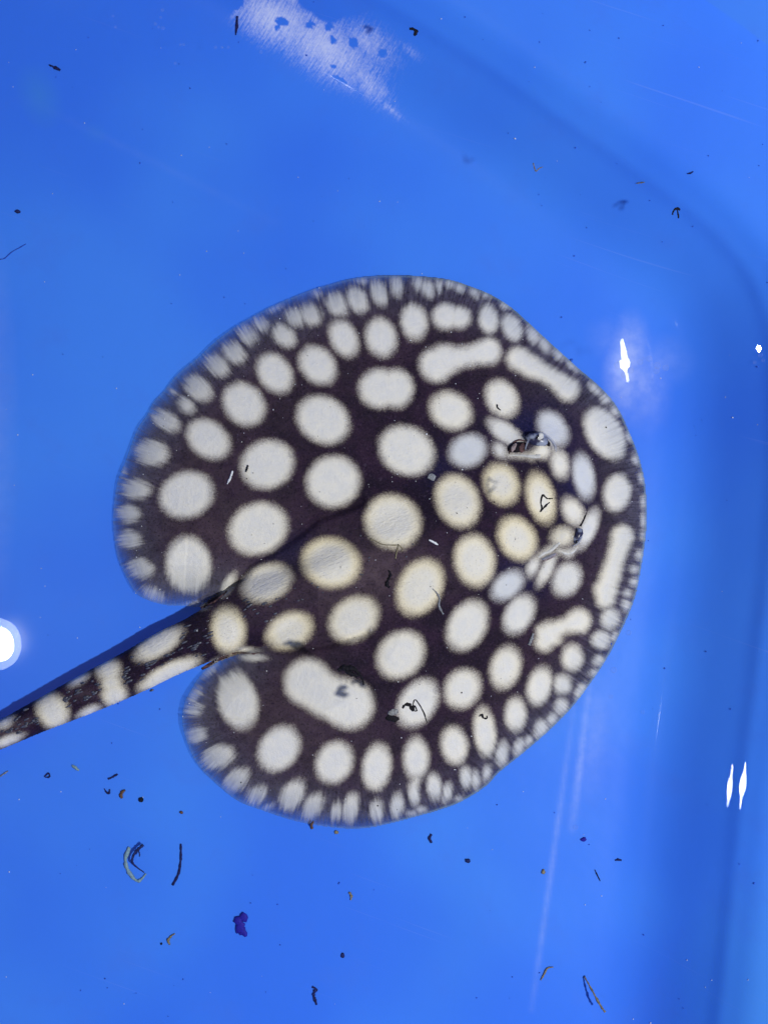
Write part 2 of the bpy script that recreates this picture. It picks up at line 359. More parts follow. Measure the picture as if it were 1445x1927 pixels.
# fields on the full grid
def fullg(a, fill=0.0):
    r = np.full(X.shape, fill); r[act] = a; return r.ravel()
gD = fullg(dD, -50); gT = fullg(dT, -50); gC = fullg(dC, 1e3); gU = np.maximum(gD, gT)
out = gU < 0
px = X.ravel().copy(); py = Y.ravel().copy()
uD = fullg(useD.astype(float)) > 0.5
px = np.where(out, np.where(uD, fullg(nxD), fullg(nxT)), px); py = np.where(out, np.where(uD, fullg(nyD), fullg(nyT)), py)
gD = np.maximum(gD, -60)
dpos = np.clip(gD, 0, None); tpos = np.clip(gT, 0, None)
hw, zc, th = fullg(st[:, 0], 1), fullg(st[:, 1]), fullg(st[:, 2])
u = np.clip(gC / np.maximum(hw, 1), 0, 1)
arcD = fullg(arD)
# disc height
leftness = sstep(700 - px, 0, 400)
lift = 0.0009 + 0.0006 * leftness + 0.0007 * np.sin(arcD / 46.0) * leftness + 0.00025 * np.sin(arcD / 17.0 + 1) * leftness
lift = lift + 0.0026 * np.exp(-(((px - 350) / 45) ** 2 + ((py - 1320) / 60) ** 2))
ztop_d = lift * np.exp(-dpos / 120) + 0.0004 + 0.0150 * (1 - np.exp(-dpos / 150))
# head: eye bumps, hollow around them
def gau(cx, cy, sx, sy=None): return np.exp(-(((px - cx) / sx) ** 2 + ((py - cy) / (sy or sx)) ** 2))
ztop_d += 0.0030 * gau(1012, 838, 26) + 0.0030 * gau(1070, 1012, 26)
ztop_d -= 0.0024 * gau(960, 800, 60, 45) + 0.0020 * gau(1060, 800, 40) + 0.0028 * gau(1110, 920, 42, 80) + 0.0026 * gau(1000, 1090, 60, 40)
ztop_d += 0.0016 * gau(1010, 930, 70, 60)
# creases beside the trunk, the pelvic folds
def crease(pts, w):
    d = poly_dist(np.array(pts, float), px[act.ravel()], py[act.ravel()], closed=False)[0]
    r = np.full(px.shape, 1e3); r[act.ravel()] = d
    return np.exp(-(r / w) ** 2)
ztop_d -= 0.0022 * crease([(436, 1106), (470, 1062), (530, 1028), (600, 975), (680, 945)], 9)
ztop_d -= 0.0018 * crease([(440, 1226), (490, 1216), (560, 1222), (620, 1212), (690, 1190)], 8)
zt_tail = (zc + th * np.sqrt(np.clip(1 - u * u, 0, 1))) * 0.001
zb_tail = (zc - th * np.sqrt(np.clip(1 - u * u, 0, 1))) * 0.001
trunk_on = (gC < hw)
intail = gT >= -1e-6
# blend: trunk within the disc rises smoothly, tail outside is a round cross-section
k = 0.0011 + 0.0024 * sstep(px, 400, 620)
bump_in = np.where(trunk_on, zt_tail, 0.0)
soft_tr = sstep(px, 330, 620)
ztr = zc * 0.001 + th * 0.001 * np.where(u < 1, (1 - soft_tr) * np.sqrt(np.clip(1 - u * u, 0, 1)) + soft_tr * (np.cos(u * math.pi) * 0.5 + 0.5), 0) - np.where(soft_tr > 0, soft_tr * 0.0085 * u ** 2, 0)
isD = (gD >= -1e-6) | (out & uD)
ztop = np.where(isD, ztop_d, 0)
h = np.clip(0.5 + 0.5 * (ztr - ztop) / k, 0, 1)
smax = ztop * (1 - h) + ztr * h + k * h * (1 - h)
ztop = np.where(isD & trunk_on, smax, np.where(isD, ztop_d, zt_tail))
taper_tail = (~(gD > 0))
zbot_d = np.maximum(0.0005, lift * np.exp(-dpos / 70))
zbot = np.where(isD, zbot_d, zb_tail)
zbot = np.where(isD & intail & (px < 470), np.minimum(zbot_d, zb_tail), zbot)
zbot = np.minimum(zbot, ztop - 0.0003)
rs = np.random.RandomState(4)
ff = (H - ztop) / H
vt = np.stack([(px - CX) * S * ff, -(py - CY) * S * ff, ztop], -1)
vb = np.stack([(px - CX) * S * ff, -(py - CY) * S * ff, zbot], -1)
used = np.unique(faces); remap = np.full(X.size, -1); remap[used] = np.arange(len(used)); fc = remap[faces]
nU = len(used)
# boundary strip
e = np.concatenate([fc[:, [0, 1]], fc[:, [1, 2]], fc[:, [2, 3]], fc[:, [3, 0]]]).astype(np.int64)
key = e.min(1) * (nU + 1) + e.max(1)
uq, inv, cnt = np.unique(key, return_inverse=True, return_counts=True)
be = e[cnt[inv] == 1]
side = np.stack([be[:, 1], be[:, 0], be[:, 0] + nU, be[:, 1] + nU], -1)
allv = np.concatenate([vt[used], vb[used]]); allf = np.concatenate([fc, fc[:, ::-1] + nU, side])

# pigment fields
sx, sy = px[used], py[used]
field = np.full(nU, -60.0); tone = np.zeros(nU); wsum = np.full(nU, 1e-6)
for s_ in SP:
    cx, cy, a, b, r = s_[:5]; t = s_[5] if len(s_) > 5 else 0.0
    m = (np.abs(sx - cx) < a + 60) & (np.abs(sy - cy) < a + 60)
    if not m.any(): continue
    f = (1 - ell(sx[m], sy[m], cx, cy, a * 0.985, b * 0.985, r)) * (0.35 * a + 0.65 * b) - (2.0 if b > 20 else 0.0); f = np.clip(f, -60, 60)
    fm = field[m]; field[m] = np.maximum(fm, f)
    w = np.exp(f / 5.0); tone[m] += t * w; wsum[m] += w
for x1, y1, r1, x2, y2, r2, t in CAPS:
    m = (sx > min(x1, x2) - 110) & (sx < max(x1, x2) + 110) & (sy > min(y1, y2) - 110) & (sy < max(y1, y2) + 110)
    dx, dy = x2 - x1, y2 - y1; tt = np.clip(((sx[m] - x1) * dx + (sy[m] - y1) * dy) / (dx * dx + dy * dy), 0, 1)
    f = (r1 + (r2 - r1) * tt) - np.hypot(sx[m] - x1 - tt * dx, sy[m] - y1 - tt * dy)
    # smooth union
    fm = field[m]; hh = np.clip(0.5 + 0.5 * (f - fm) / 8, 0, 1); field[m] = fm * (1 - hh) + f * hh + 8 * hh * (1 - hh) * 0.6
    w = np.exp(f / 5.0); tone[m] += t * w; wsum[m] += w
tone = tone / wsum
ed = gD[used]; istail = ((gT[used] > -2) & ((ed < 25) | (sx < 380))) | ((gC[used] < hw[used] * 1.12) & (sx < 600))
edge = np.where(istail, 400.0, np.clip(ed, 0, 400))
grey0 = 0.9 * np.exp(-(((sx - 15) / 60) ** 2 + ((sy - 1374 + (sx - 15) * 0.42) / 9) ** 2)) + 0.5 * np.exp(-(((sx - 160) / 40) ** 2 + ((sy - 1305) / 14) ** 2))
lft = sstep(900 - sx, 0, 350)
def up(a): return np.concatenate([a, a])
# opacity of the thin fin margin
opac = 1 - (0.30 + 0.42 * lft) * np.exp(-edge / (10 + 22 * lft))
grey = np.clip(0.95 * np.exp(-edge / 140) * (0.35 + 0.65 * lft) + 0.55 * np.exp(-edge / 55) * (1 - lft), 0, 1)
grey += 0.75 * np.exp(-(((sx - 700) / 150) ** 2 + ((sy - 1075) / 60) ** 2)) + 0.3 * np.exp(-(((sx - 520) / 130) ** 2 + ((sy - 1145) / 40) ** 2)) + 0.22 * np.exp(-(((sx - 400) / 130) ** 2 + ((sy - 960) / 130) ** 2)) + 0.35 * np.exp(-(((sx - 560) / 120) ** 2 + ((sy - 1370) / 60) ** 2))
grey = grey + grey0
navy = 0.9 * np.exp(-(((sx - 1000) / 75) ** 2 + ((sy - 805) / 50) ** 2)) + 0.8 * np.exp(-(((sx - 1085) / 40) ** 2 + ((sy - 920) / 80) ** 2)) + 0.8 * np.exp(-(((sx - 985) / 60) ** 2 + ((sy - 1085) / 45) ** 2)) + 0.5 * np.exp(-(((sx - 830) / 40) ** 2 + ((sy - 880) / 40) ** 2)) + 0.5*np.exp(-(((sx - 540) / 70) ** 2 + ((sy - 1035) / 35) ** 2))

def skin_mat(name, margin):
    m = NT(name)
    spot, edge, arc, opac = m.attr('spot'), m.attr('edge'), m.attr('arc'), m.attr('opac')
    tone, grey, navy = m.attr('tone'), m.attr('grey'), m.attr('navy')
    marg = m.ramp(edge, 10, 130, 1, 0)
    rays = m.noise(1.0, 3, 0.65, m.comb(m.math('MULTIPLY', arc, 0.16), m.math('MULTIPLY', edge, 0.014), 3.0))
    rays = m.math('SUBTRACT', rays, 0.5)
    fz = m.noise(2000, 4, 0.75)
    n1 = m.math('SUBTRACT', fz, 0.5)      # fuzzy pigment edge
    md = m.noise(230, 4, 0.65); n2 = m.math('SUBTRACT', md, 0.5)
    f = m.math('ADD', spot, m.math('MULTIPLY', n1, m.ramp(marg, 0, 1, 23.0, 13.0, False))); f = m.math('ADD', f, m.math('MULTIPLY', n2, 7.0))
    f = m.math('ADD', f, m.math('MULTIPLY', m.math('MULTIPLY', rays, marg), m.ramp(m.attr('leftward'), 0, 1, 7.0, 20.0, False)))
    lo = m.ramp(marg, 0, 1, -11.0, -8.0, False); hi = m.ramp(marg, 0, 1, 12.0, 10.0, False)
    mask = m.ramp(f, lo, hi)
    # white / cream / bluish spot colour
    white = m.mix(m.ramp(md, 0.3, 0.7), (0.68, 0.685, 0.69), (0.76, 0.745, 0.70))
    rimf = m.math('MULTIPLY', m.ramp(f, 2, 24, 1, 0.30), m.ramp(tone, 0, 1, 0.24, 0.9, False))
    white = m.mix(rimf, white, (0.80, 0.71, 0.47))
    white = m.mix(m.ramp(tone, 0, -1, 0, 0.45, False), white, (0.44, 0.50, 0.62))
    white = m.mix(m.math('MULTIPLY', m.ramp(edge, 10, 75, 1, 0), 0.55), white, (0.40, 0.44, 0.50))
    pits = m.math('MULTIPLY', m.ramp(m.voronoi(800), 0.12, 0.25, 1, 0), m.ramp(tone, 0, 1, 0.06, 0.42, False)); white = m.mix(pits, white, (0.33, 0.30, 0.30))
    # dark ground
    big = m.noise(70, 3, 0.6)
    d1 = m.mix(m.ramp(big, 0.35, 0.68), (0.0060, 0.0022, 0.0130), (0.021, 0.008, 0.027))
    gf = m.math('ADD', m.math('MULTIPLY', grey, 0.85), m.math('MULTIPLY', m.math('MULTIPLY', rays, marg), 1.5)); gf = m.math('MULTIPLY', gf, m.ramp(md, 0.2, 0.75, 0.55, 1.25), clamp=True)
    gcol = m.mix(marg, (0.095, 0.066, 0.082), (0.115, 0.112, 0.165))
    d1 = m.mix(gf, d1, gcol)
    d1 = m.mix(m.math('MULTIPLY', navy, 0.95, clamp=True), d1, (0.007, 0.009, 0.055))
    brown = m.ramp(f, -13, 0, 0, 0.4); d1 = m.mix(m.math('MULTIPLY', brown, m.ramp(marg, 0, 1, 1, 0.2)), d1, (0.085, 0.040, 0.036))
    # grainy pores and pale scrapes in the slime
    gr = m.noise(1050, 3, 0.8)
    d1 = m.mix(m.ramp(gr, 0.54, 0.74, 0, 0.55), d1, (0.075, 0.046, 0.090))
    d1 = m.mix(m.ramp(gr, 0.47, 0.33, 0, 0.75), d1, (0.0025, 0.001, 0.006))
    scr = m.ramp(m.noise(300, 5, 0.75), 0.62, 0.78, 0, 0.35); d1 = m.mix(scr, d1, (0.22, 0.19, 0.28))
    col = m.mix(mask, d1, white)
    rim = m.math('MULTIPLY', m.ramp(edge, 1, 5, 1, 0), 0.5); col = m.mix(rim, col, (0.22, 0.30, 0.24))
    wr = m.noise(260, 3, 0.6, m.mapping(m.obj(), (0, 0, math.radians(-22)), (0.5, 2.4, 1)))
    hgt = m.math('ADD', m.math('MULTIPLY', fz, 0.7), m.math('MULTIPLY', m.noise(420, 3, 0.6), 0.8))
    tk = m.attr('trunk')
    fib = m.noise(620, 4, 0.7, m.mapping(m.obj(), (0, 0, math.radians(-24)), (0.35, 1.6, 1)), 0.6)
    hgt = m.math('ADD', hgt, m.math('MULTIPLY', m.math('MULTIPLY', tk, 1.5), fib))
    op = None
    if margin:
        op = m.math('ADD', opac, m.math('MULTIPLY', m.math('MULTIPLY', rays, m.ramp(edge, 5, 70, 1, 0)), 1.0), clamp=True)
        op = m.math('MAXIMUM', op, m.math('MULTIPLY', mask, m.ramp(edge, 2, 40, 0.25, 0.8)))
    m.bsdf(col, 0.55, 0.08, normal=m.bump(hgt, 0.6, 0.0008), alpha=op)
    return m.mat

def belly_mat(margin):
    m = NT('pale_belly_margin' if margin else 'pale_belly')
    op = None
    if margin: op = m.math('MULTIPLY', m.ramp(m.attr('edge'), 4, 60), 0.9)
    m.bsdf((0.62, 0.60, 0.58), 0.6, 0.2, alpha=op); return m.mat

base = P(650, 1030, 0)
ray = bpy.data.objects.new('stingray', None); COL.objects.link(ray); ray.empty_display_size = 0.02
tag(ray, 'round black stingray with cream white polka dots lying on the tub floor', 'stingray')
body = mesh_obj('body', allv, allf, skin_mat('spotted_ray_skin', False), ray)
for m_ in (skin_mat('spotted_fin_margin', True), belly_mat(False), belly_mat(True)): body.data.materials.append(m_)
ef = edge[fc].min(1) < 75
mi = np.concatenate([np.where(ef, 1, 0), np.where(ef, 3, 2), np.ones(len(side), int)])
body.data.polygons.foreach_set('material_index', mi.astype(np.int32)); body.data.update()
for n_, a_ in (('spot', field), ('tone', tone), ('edge', edge), ('arc', arcD[used]), ('opac', opac), ('grey', grey), ('navy', navy), ('leftward', lft), ('trunk', np.exp(-(gC[used] / np.maximum(hw[used], 1)) ** 2) * sstep(980 - sx, 0, 250))):
    attr(body, n_, up(a_))

# look up the skin height at a photo pixel
zgrid = np.where(gU > -1, ztop, 0.0).reshape(X.shape)
def skin_z(x, y):
    i = int(round((y - gy[0]) / step)); j = int(round((x - gx[0]) / step))
    if 0 <= i < zgrid.shape[0] and 0 <= j < zgrid.shape[1]: return float(zgrid[i, j])
    return 0.0
fgrid = np.full(X.size, -60.0); fgrid[used] = field; fgrid = fgrid.reshape(X.shape)
def skin_f(x, y):
    i = int(round((y - gy[0]) / step)); j = int(round((x - gx[0]) / step))
    return float(fgrid[i, j]) if 0 <= i < fgrid.shape[0] and 0 <= j < fgrid.shape[1] else -60.0
def ground_z(x, y):
    z = skin_z(x, y)
    if z > 0: return z
    d, _, _, _, _, ins = poly_dist(RIDGE, np.array([float(x)]), np.array([float(y)]))
    return float(tub_z(np.array([-d[0] if ins[0] else d[0]]))[0])

# ------------------------------------------------------------------ small shapes
def tube(pts, radii, seg=6, flat=1.0, jitter=0.0, rnd=None):
    """swept tube through world points; returns verts, faces"""
    vs, fs = [], []; n = len(pts)
    for i, p in enumerate(pts):
        t = (Vector(pts[min(i + 1, n - 1)]) - Vector(pts[max(i - 1, 0)]))
        if t.length < 1e-9: t = Vector((1, 0, 0))
        t.normalize(); a = t.cross(Vector((0, 0, 1)))
        if a.length < 1e-4: a = Vector((1, 0, 0))
        a.normalize(); b = a.cross(t).normalized()
        for k in range(seg):
            an = 2 * math.pi * k / seg; r = radii[i] * (1 + (rnd.uniform(-jitter, jitter) if rnd else 0))
            vs.append(Vector(p) + a * math.cos(an) * r + b * math.sin(an) * r * flat)
    for i in range(n - 1):
        for k in range(seg):
            fs.append((i * seg + k, i * seg + (k + 1) % seg, (i + 1) * seg + (k + 1) % seg, (i + 1) * seg + k))
    fs.append(tuple(range(seg - 1, -1, -1))); fs.append(tuple((n - 1) * seg + k for k in range(seg)))
    return vs, fs

def join(parts):
    V, F_ = [], []
    for v, f in parts:
        o = len(V); V += list(v); F_ += [tuple(i + o for i in x) for x in f]
    return V, F_

def lump(c, rx, ry, rz, rot=0.0, n=10, m_=6, jit=0.2, rnd=random):
    vs, fs = [], []
    cr, sr = math.cos(rot), math.sin(rot); prof = [1 + rnd.uniform(-jit, jit) for _ in range(n)]
    for j in range(1, m_):
        ph = math.pi * j / m_
        for i in range(n):
            th_ = 2 * math.pi * i / n; r = math.sin(ph) * prof[i]
            x, y = rx * r * math.cos(th_), ry * r * math.sin(th_)
            vs.append((c[0] + x * cr - y * sr, c[1] + x * sr + y * cr, c[2] + rz * math.cos(ph)))
    vs.append((c[0], c[1], c[2] + rz)); vs.append((c[0], c[1], c[2] - rz)); a, b = len(vs) - 2, len(vs) - 1
    for j in range(m_ - 2):
        for i in range(n): fs.append((j * n + i, (j + 1) * n + i, (j + 1) * n + (i + 1) % n, j * n + (i + 1) % n))
    for i in range(n):
        fs.append((a, i, (i + 1) % n)); o = (m_ - 2) * n; fs.append((b, o + (i + 1) % n, o + i))
    return vs, fs

# ------------------------------------------------------------------ eyes and spiracles (parts of the ray)
M_eye = NT('eye_dome')
_c = M_eye.mix(M_eye.ramp(M_eye.noise(260, 3), 0.40, 0.60), (0.26, 0.29, 0.38), (0.02, 0.02, 0.055)); M_eye.bsdf(_c, 0.28, 0.3); M_eye = M_eye.mat
M_pupil = plain('pupil_black', (0.004, 0.004, 0.006), 0.1, 0.5)
M_lid = plain('cream_lid_skin', (0.62, 0.62, 0.60), 0.65, 0.08, var=0.25, scale=700)
M_brown = plain('spiracle_lining', (0.12, 0.065, 0.07), 0.65, 0.1, var=0.7, scale=600)
M_flap = plain('spiracle_flap_skin', (0.30, 0.24, 0.25), 0.65, 0.1, var=0.5, scale=700)
M_hole = plain('spiracle_hole', (0.006, 0.004, 0.010), 0.6, 0.1)
M_clear = NT('clear_membrane'); M_clear.bsdf((0.34, 0.38, 0.50), 0.5, 0.15, alpha=0.35); M_clear = M_clear.mat
rnd = random.Random(11)
def on(x, y, dz=0.0): return P(x, y, skin_z(x, y) + dz)
def ray_tube(name, pts, w, mat, parent, dz=0.0003, flat=0.7, seg=8):
    c = catmull(pts, False, 5); n = len(c)
    wr = np.interp(np.linspace(0, 1, n), np.linspace(0, 1, len(w)), w)
    v, f = tube([on(x, y, dz) for x, y in c], [max(r, 0.4) * S for r in wr], seg, flat)
    return mesh_obj(name, v, f, mat, parent)
def ray_lump(name, x, y, rx, ry, rz, rot, mat, parent, dz=0.0, jit=0.06, n=18):
    v, f = lump(on(x, y, dz), rx * S, ry * S, rz * S, math.radians(-rot), n, 10, jit, rnd)
    return mesh_obj(name, v, f, mat, parent)

eye = ray_lump('eye', 1010, 827, 21, 13, 9, 12, M_eye, ray, 0.0002)
ray_lump('pupil', 1011, 822, 5.5, 2.4, 3, -65, M_pupil, eye, 0.0031, 0.1, 10)
ray_lump('iris', 1014, 823, 10, 6.5, 3, -50, M_lid, eye, 0.0024, 0.14, 12)
ray_tube('eyelid_fold', [(988, 846), (993, 831), (1004, 819), (1018, 815), (1032, 823), (1043, 836), (1047, 850)], [1, 1.8, 2.2, 2, 2, 2, .8], M_clear, eye, 0.0014)
ray_tube('eyelid', [(958, 857), (978, 857), (1000, 859), (1016, 858)], [1, 2, 3.5, 4], M_lid, eye, -0.0001)
ray_lump('dark_eye_skin', 1029, 833, 9, 5, 3, 50, M_hole, eye, 0.0008, 0.2, 12)  # dark skin lump beside the eye
spi = ray_lump('spiracle', 974, 842, 20, 10, 3, -8, M_hole, ray, 0.0003)
ray_tube('spiracle_rim', [(958, 854), (960, 841), (967, 832), (977, 828), (988, 830)], [.8, 1.4, 1.6, 1.6, .8], M_brown, spi, 0.0003)
ray_lump('spiracle_flap', 966, 842, 9, 4, 2, -60, M_flap, spi, 0.0010, 0.15)
ray_lump('spiracle_lining', 982, 842, 6, 9, 2.5, 10, M_brown, spi, 0.0008, 0.2)

eye2 = ray_lump('eye', 1087, 1008, 15, 8, 8, -65, M_eye, ray, 0.0002)
ray_lump('pupil', 1084, 1020, 4, 2.4, 2.5, -60, M_pupil, eye2, 0.0016, 0.1, 10)
ray_tube('eyelid_fold', [(1086, 994), (1092, 1002), (1093, 1012), (1087, 1022), (1078, 1028)], [.8, 1.8, 2, 1.8, .8], M_clear, eye2, 0.0014)
ray_tube('eyelid', [(1054, 1037), (1063, 1041), (1074, 1040), (1085, 1032)], [.8, 2.6, 3, 1], M_lid, eye2, -0.0002)
ray_tube('eyelid_crease', [(1105, 958), (1099, 974), (1091, 990)], [.8, 2, 2.4], M_hole, eye2, -0.0001, 0.4)
spi2 = ray_lump('spiracle', 1036, 1047, 17, 4, 2, -30, M_flap, ray, 0.0)
ray_tube('spiracle_rim', [(1012, 1049), (1022, 1042), (1034, 1037), (1043, 1029), (1053, 1021)], [1, 2.8, 3.2, 3.4, 2], M_lid, spi2, -0.0001)
ray_tube('spiracle_flap', [(1020, 1053), (1032, 1048), (1046, 1042)], [1, 3, 1], M_clear, spi2, 0.0006)
# pelvic fin folds beside the tail root
ray_tube('pelvic_fin', [(380, 1259), (396, 1250), (420, 1236), (448, 1229), (478, 1231), (496, 1226)], [3, 4.5, 3.5, 2, 2, 1], M_brown, ray, -0.0002, 0.5)
ray_tube('pelvic_fin', [(362, 1150), (384, 1143), (408, 1130), (428, 1112), (440, 1094)], [2, 3, 2.5, 2, 1], M_brown, ray, -0.0003, 0.4)

# thorns and raised pores along the trunk and tail
M_thorn = plain('thorn_grey', (0.085, 0.09, 0.125), 0.35, 0.5, var=0.7)
parts = []
for i in range(420):
    t = rnd.random(); k_ = rnd.gauss(0, 0.33)
    ii = int(t * (len(TAILC) - 1)); x, y, w_ = TAILC[ii, 0], TAILC[ii, 1], TAILC[ii, 2]
    if x > 780 or x < -60: continue
    x += TN[ii, 0] * k_ * min(w_, 60) + rnd.uniform(-12, 12); y += TN[ii, 1] * k_ * min(w_, 60) + rnd.uniform(-8, 8)
    long = x < 520
    if skin_f(x, y) > -3: continue
    a = rnd.uniform(3.5, 8) if long else rnd.uniform(1.4, 2.6); b = rnd.uniform(1.3, 2.6) if long else rnd.uniform(1.3, 2.2)
    parts.append(lump(on(x, y, 0.0001), a * S, b * S, 1.6 * S, math.radians(24 + rnd.uniform(-10, 10)), 7, 4, 0.15, rnd))
th_o = mesh_obj('thorns', *join(parts), M_thorn, ray); th_o['kind'] = 'stuff'

# ------------------------------------------------------------------ floating and sunken debris
M_dark = plain('dark_debris', (0.012, 0.012, 0.020), 0.7, 0.1, var=0.6, alpha=0.9)
M_navy = plain('dark_blue_debris', (0.020, 0.024, 0.13), 0.7, 0.1, var=0.6, alpha=0.8)
M_tan = plain('tan_debris', (0.24, 0.21, 0.13), 0.6, 0.2, var=0.5)
M_brown2 = plain('brown_debris', (0.14, 0.075, 0.045), 0.6, 0.2, var=0.5)
M_pale = plain('pale_translucent_debris', (0.26, 0.42, 0.46), 0.5, 0.2, alpha=0.75, var=0.3)
M_white = plain('white_debris', (0.75, 0.78, 0.82), 0.6, 0.2, var=0.2)
M_grey = plain('grey_debris', (0.30, 0.32, 0.36), 0.5, 0.2, alpha=0.8, var=0.5)
M_shade = plain('deep_blue_debris', (0.020, 0.016, 0.32), 0.6, 0.1, var=0.3)
M_silt2 = plain('faint_blue_line', (0.035, 0.09, 0.55), 0.7, 0.1, alpha=0.6)
M_silt = plain('blue_silt', (0.036, 0.13, 0.64), 0.7, 0.1, var=0.4)
WS = ZW - 0.0004
def zat(x, y, lv):
    if lv == 'w': return WS
    return ground_z(x, y) + (0.0004 if lv == 'f' else lv)
def strand_vf(pts, w, lv, flat=0.6):
    c = catmull(pts, False, 5); n = len(c); wr = np.interp(np.linspace(0, 1, n), np.linspace(0, 1, len(w)), w)
    lvs = lv if isinstance(lv, (list, tuple)) else None
    out = []
    for i, (x, y) in enumerate(c):
        z = zat(x, y, lv) if lvs is None else ground_z(x, y) + np.interp(i / (n - 1), np.linspace(0, 1, len(lvs)), lvs)
        out.append(P(x, y, float(z)))
    return tube(out, [max(r * 0.85, 0.45) * S * rnd.uniform(0.65, 1.25) for r in wr], 6, flat, 0.25, rnd)
def strand(name, label, cat, pts, w, lv, mat, group=None, flat=0.6, extra=()):
    ps = [strand_vf(pts, w, lv, flat)] + [strand_vf(p_, w_, lv, flat) for p_, w_ in extra]
    return tag(mesh_obj(name, *join(ps), mat), label, cat, group)
def bit(name, label, cat, x, y, rx, ry, rot, lv, mat, group=None, rz=None, jit=0.25):
    z = zat(x, y, lv)
    return tag(mesh_obj(name, *lump(P(x, y, z), rx * S, ry * S, (rz or min(rx, ry) * 0.5) * S, math.radians(-rot), 12, 6, jit, rnd), mat), label, cat, group)

strand('hair_scrap', 'black bent hair scrap floating over cream spot between the eyes', 'debris',
       [(1015, 964), (1019, 955), (1017, 945), (1021, 932), (1029, 938), (1040, 938)], [1.2, 1.8, 1.6, 2, 1.6, 1], 'w', M_dark, extra=[([(1017, 963), (1024, 954), (1034, 945)], [1, 2.2, 1])])
strand('forked_fibre', 'thin V shaped fibre floating over the dark rounded tub corner', 'debris', [(1003, 307), (1005, 315), (1008, 322), (1014, 317), (1021, 314)], [1.6, 1.4, 1.6, 1, .7], 'w', M_tan)
strand('forked_fibre', 'dark arrow shaped fibre floating above the raised tub ledge line', 'debris', [(1264, 404), (1267, 396), (1273, 392), (1279, 395)], [1.5, 1.8, 3, 2], 'w', M_dark, extra=[([(1273, 394), (1275, 402), (1276, 411)], [1.4, 1.6, 1.2])])
strand('curled_scrap', 'small dark curled scrap floating beside the pale scuffed glare patch', 'debris', [(770, 54), (778, 55), (783, 60), (779, 67)], [3, 3.5, 4, 2], 'w', M_dark)
strand('twig', 'long thin dark twig with a pale tip propped on tub floor', 'debris', [(1099, 1838), (1106, 1850), (1118, 1872), (1128, 1890), (1138, 1905)], [2.6, 2, 2.4, 2.8, 2.2], (0.0005, 0.003, 0.006, 0.008, 0.009), M_tan)
strand('worm_scrap', 'pale translucent curved scrap hugging the dark C shaped strand', 'debris', [(244, 1594), (237, 1614), (239, 1632), (247, 1647), (259, 1658), (268, 1653), (275, 1644)], [3, 5, 4.5, 4, 3.5, 3, 2], 'f', M_pale)
strand('worm_scrap', 'dark C shaped strand with a side barb on tub floor', 'debris', [(270, 1590), (262, 1597), (253, 1607), (249, 1621), (258, 1632), (272, 1642)], [4, 3.5, 3.4, 3, 1.8, 1], 0.003, M_navy, extra=[([(260, 1599), (263, 1606), (263, 1612)], [2, 1.6, 1.2])])
strand('worm_scrap', 'single upright dark strand lying right beside the C shaped pair', 'debris', [(341, 1588), (341, 1605), (340, 1625), (335, 1648), (325, 1666)], [2.4, 2.2, 2.6, 3, 2.6], 'f', M_navy)
tag(mesh_obj('flake', *join([lump(P(x_, y_, .0008), a_ * S, b_ * S, 2.5 * S, r_, 12, 6, .3, rnd) for x_, y_, a_, b_, r_ in ((458, 1725, 8, 10, .5), (449, 1733, 9, 9, .2), (453, 1744, 8, 13, -.2), (457, 1752, 8, 11, .3))]), M_shade), 'large deep blue ragged flake on the open tub floor', 'debris')
strand('curl', 'small tan comma shaped curl beside a tiny black dot', 'debris', [(330, 1757), (322, 1762), (317, 1770), (320, 1778)], [1, 2.5, 3.2, 1.8], 'f', M_tan)
bit('pellet', 'tiny black dot beside the tan comma shaped curl', 'debris', 304, 1776, 2.4, 2.4, 0, 'f', M_dark)
strand('stick', 'short straight dark stick on floor below the ray tail', 'debris', [(204, 1466), (213, 1462), (222, 1457)], [2.2, 2.6, 2], 'f', M_navy)
strand('curl', 'small dark hooked bit beside brown curled scrap', 'debris', [(197, 1484), (201, 1491), (206, 1493), (207, 1485)], [1, 2.4, 2.4, 1.4], 'f', M_navy)
strand('curl', 'brown bean shaped scrap between hooked bit and black pellet', 'debris', [(236, 1487), (230, 1491), (228, 1498), (231, 1502)], [2.5, 4, 4, 2.4], 'f', M_brown2)
bit('pellet', 'round shiny black pellet on tub floor near brown scrap', 'debris', 266, 1505, 5, 5, 0, 'f', M_dark, rz=4, jit=.08)
bit('pellet', 'tiny round brown pellet near the lower lobe of the ray', 'debris', 342, 1529, 3.4, 3.2, 0, 'f', M_brown2, rz=2.5)
strand('worm_scrap', 'short pale translucent sliver on floor under the tail', 'debris', [(136, 1440), (142, 1444), (149, 1450)], [2.5, 4, 2.5], 'f', M_pale)
strand('curl', 'tiny dark triangle shaped scrap on floor under the tail', 'debris', [(84, 1462), (92, 1455), (94, 1462), (86, 1463)], [1, 2, 2, 1.2], 'f', M_navy)
strand('worm_scrap', 'thin faded wavy strand at the tub floor beside tail tip', 'debris', [(0, 1462), (7, 1457), (16, 1451)], [1.2, 1.8, 1.4], 'f', M_grey)
strand('curl', 'dark knotted bit standing alone at the foot of the floor', 'debris', [(588, 1857), (594, 1862), (590, 1872), (593, 1882), (596, 1891)], [2.6, 3.4, 3.8, 3, 1.6], 'f', M_navy)
strand('curl', 'dark comma shaped bit just off the lower ray edge', 'debris', [(812, 1570), (808, 1577), (812, 1586)], [2.8, 3.6, 2], 'f', M_navy)
bit('pellet', 'dark round pellet on floor below the ray beside comma bit', 'debris', 880, 1620, 5, 4, 20, 'f', M_navy, rz=4)
strand('curl', 'faint olive crumb trail on floor below the ray', 'debris', [(657, 1679), (661, 1686), (660, 1694)], [2, 3, 1.6], 'f', M_tan)
bit('pellet', 'small navy speck near the deep blue ragged flake', 'debris', 645, 1798, 4, 5.5, 10, 'f', M_navy)
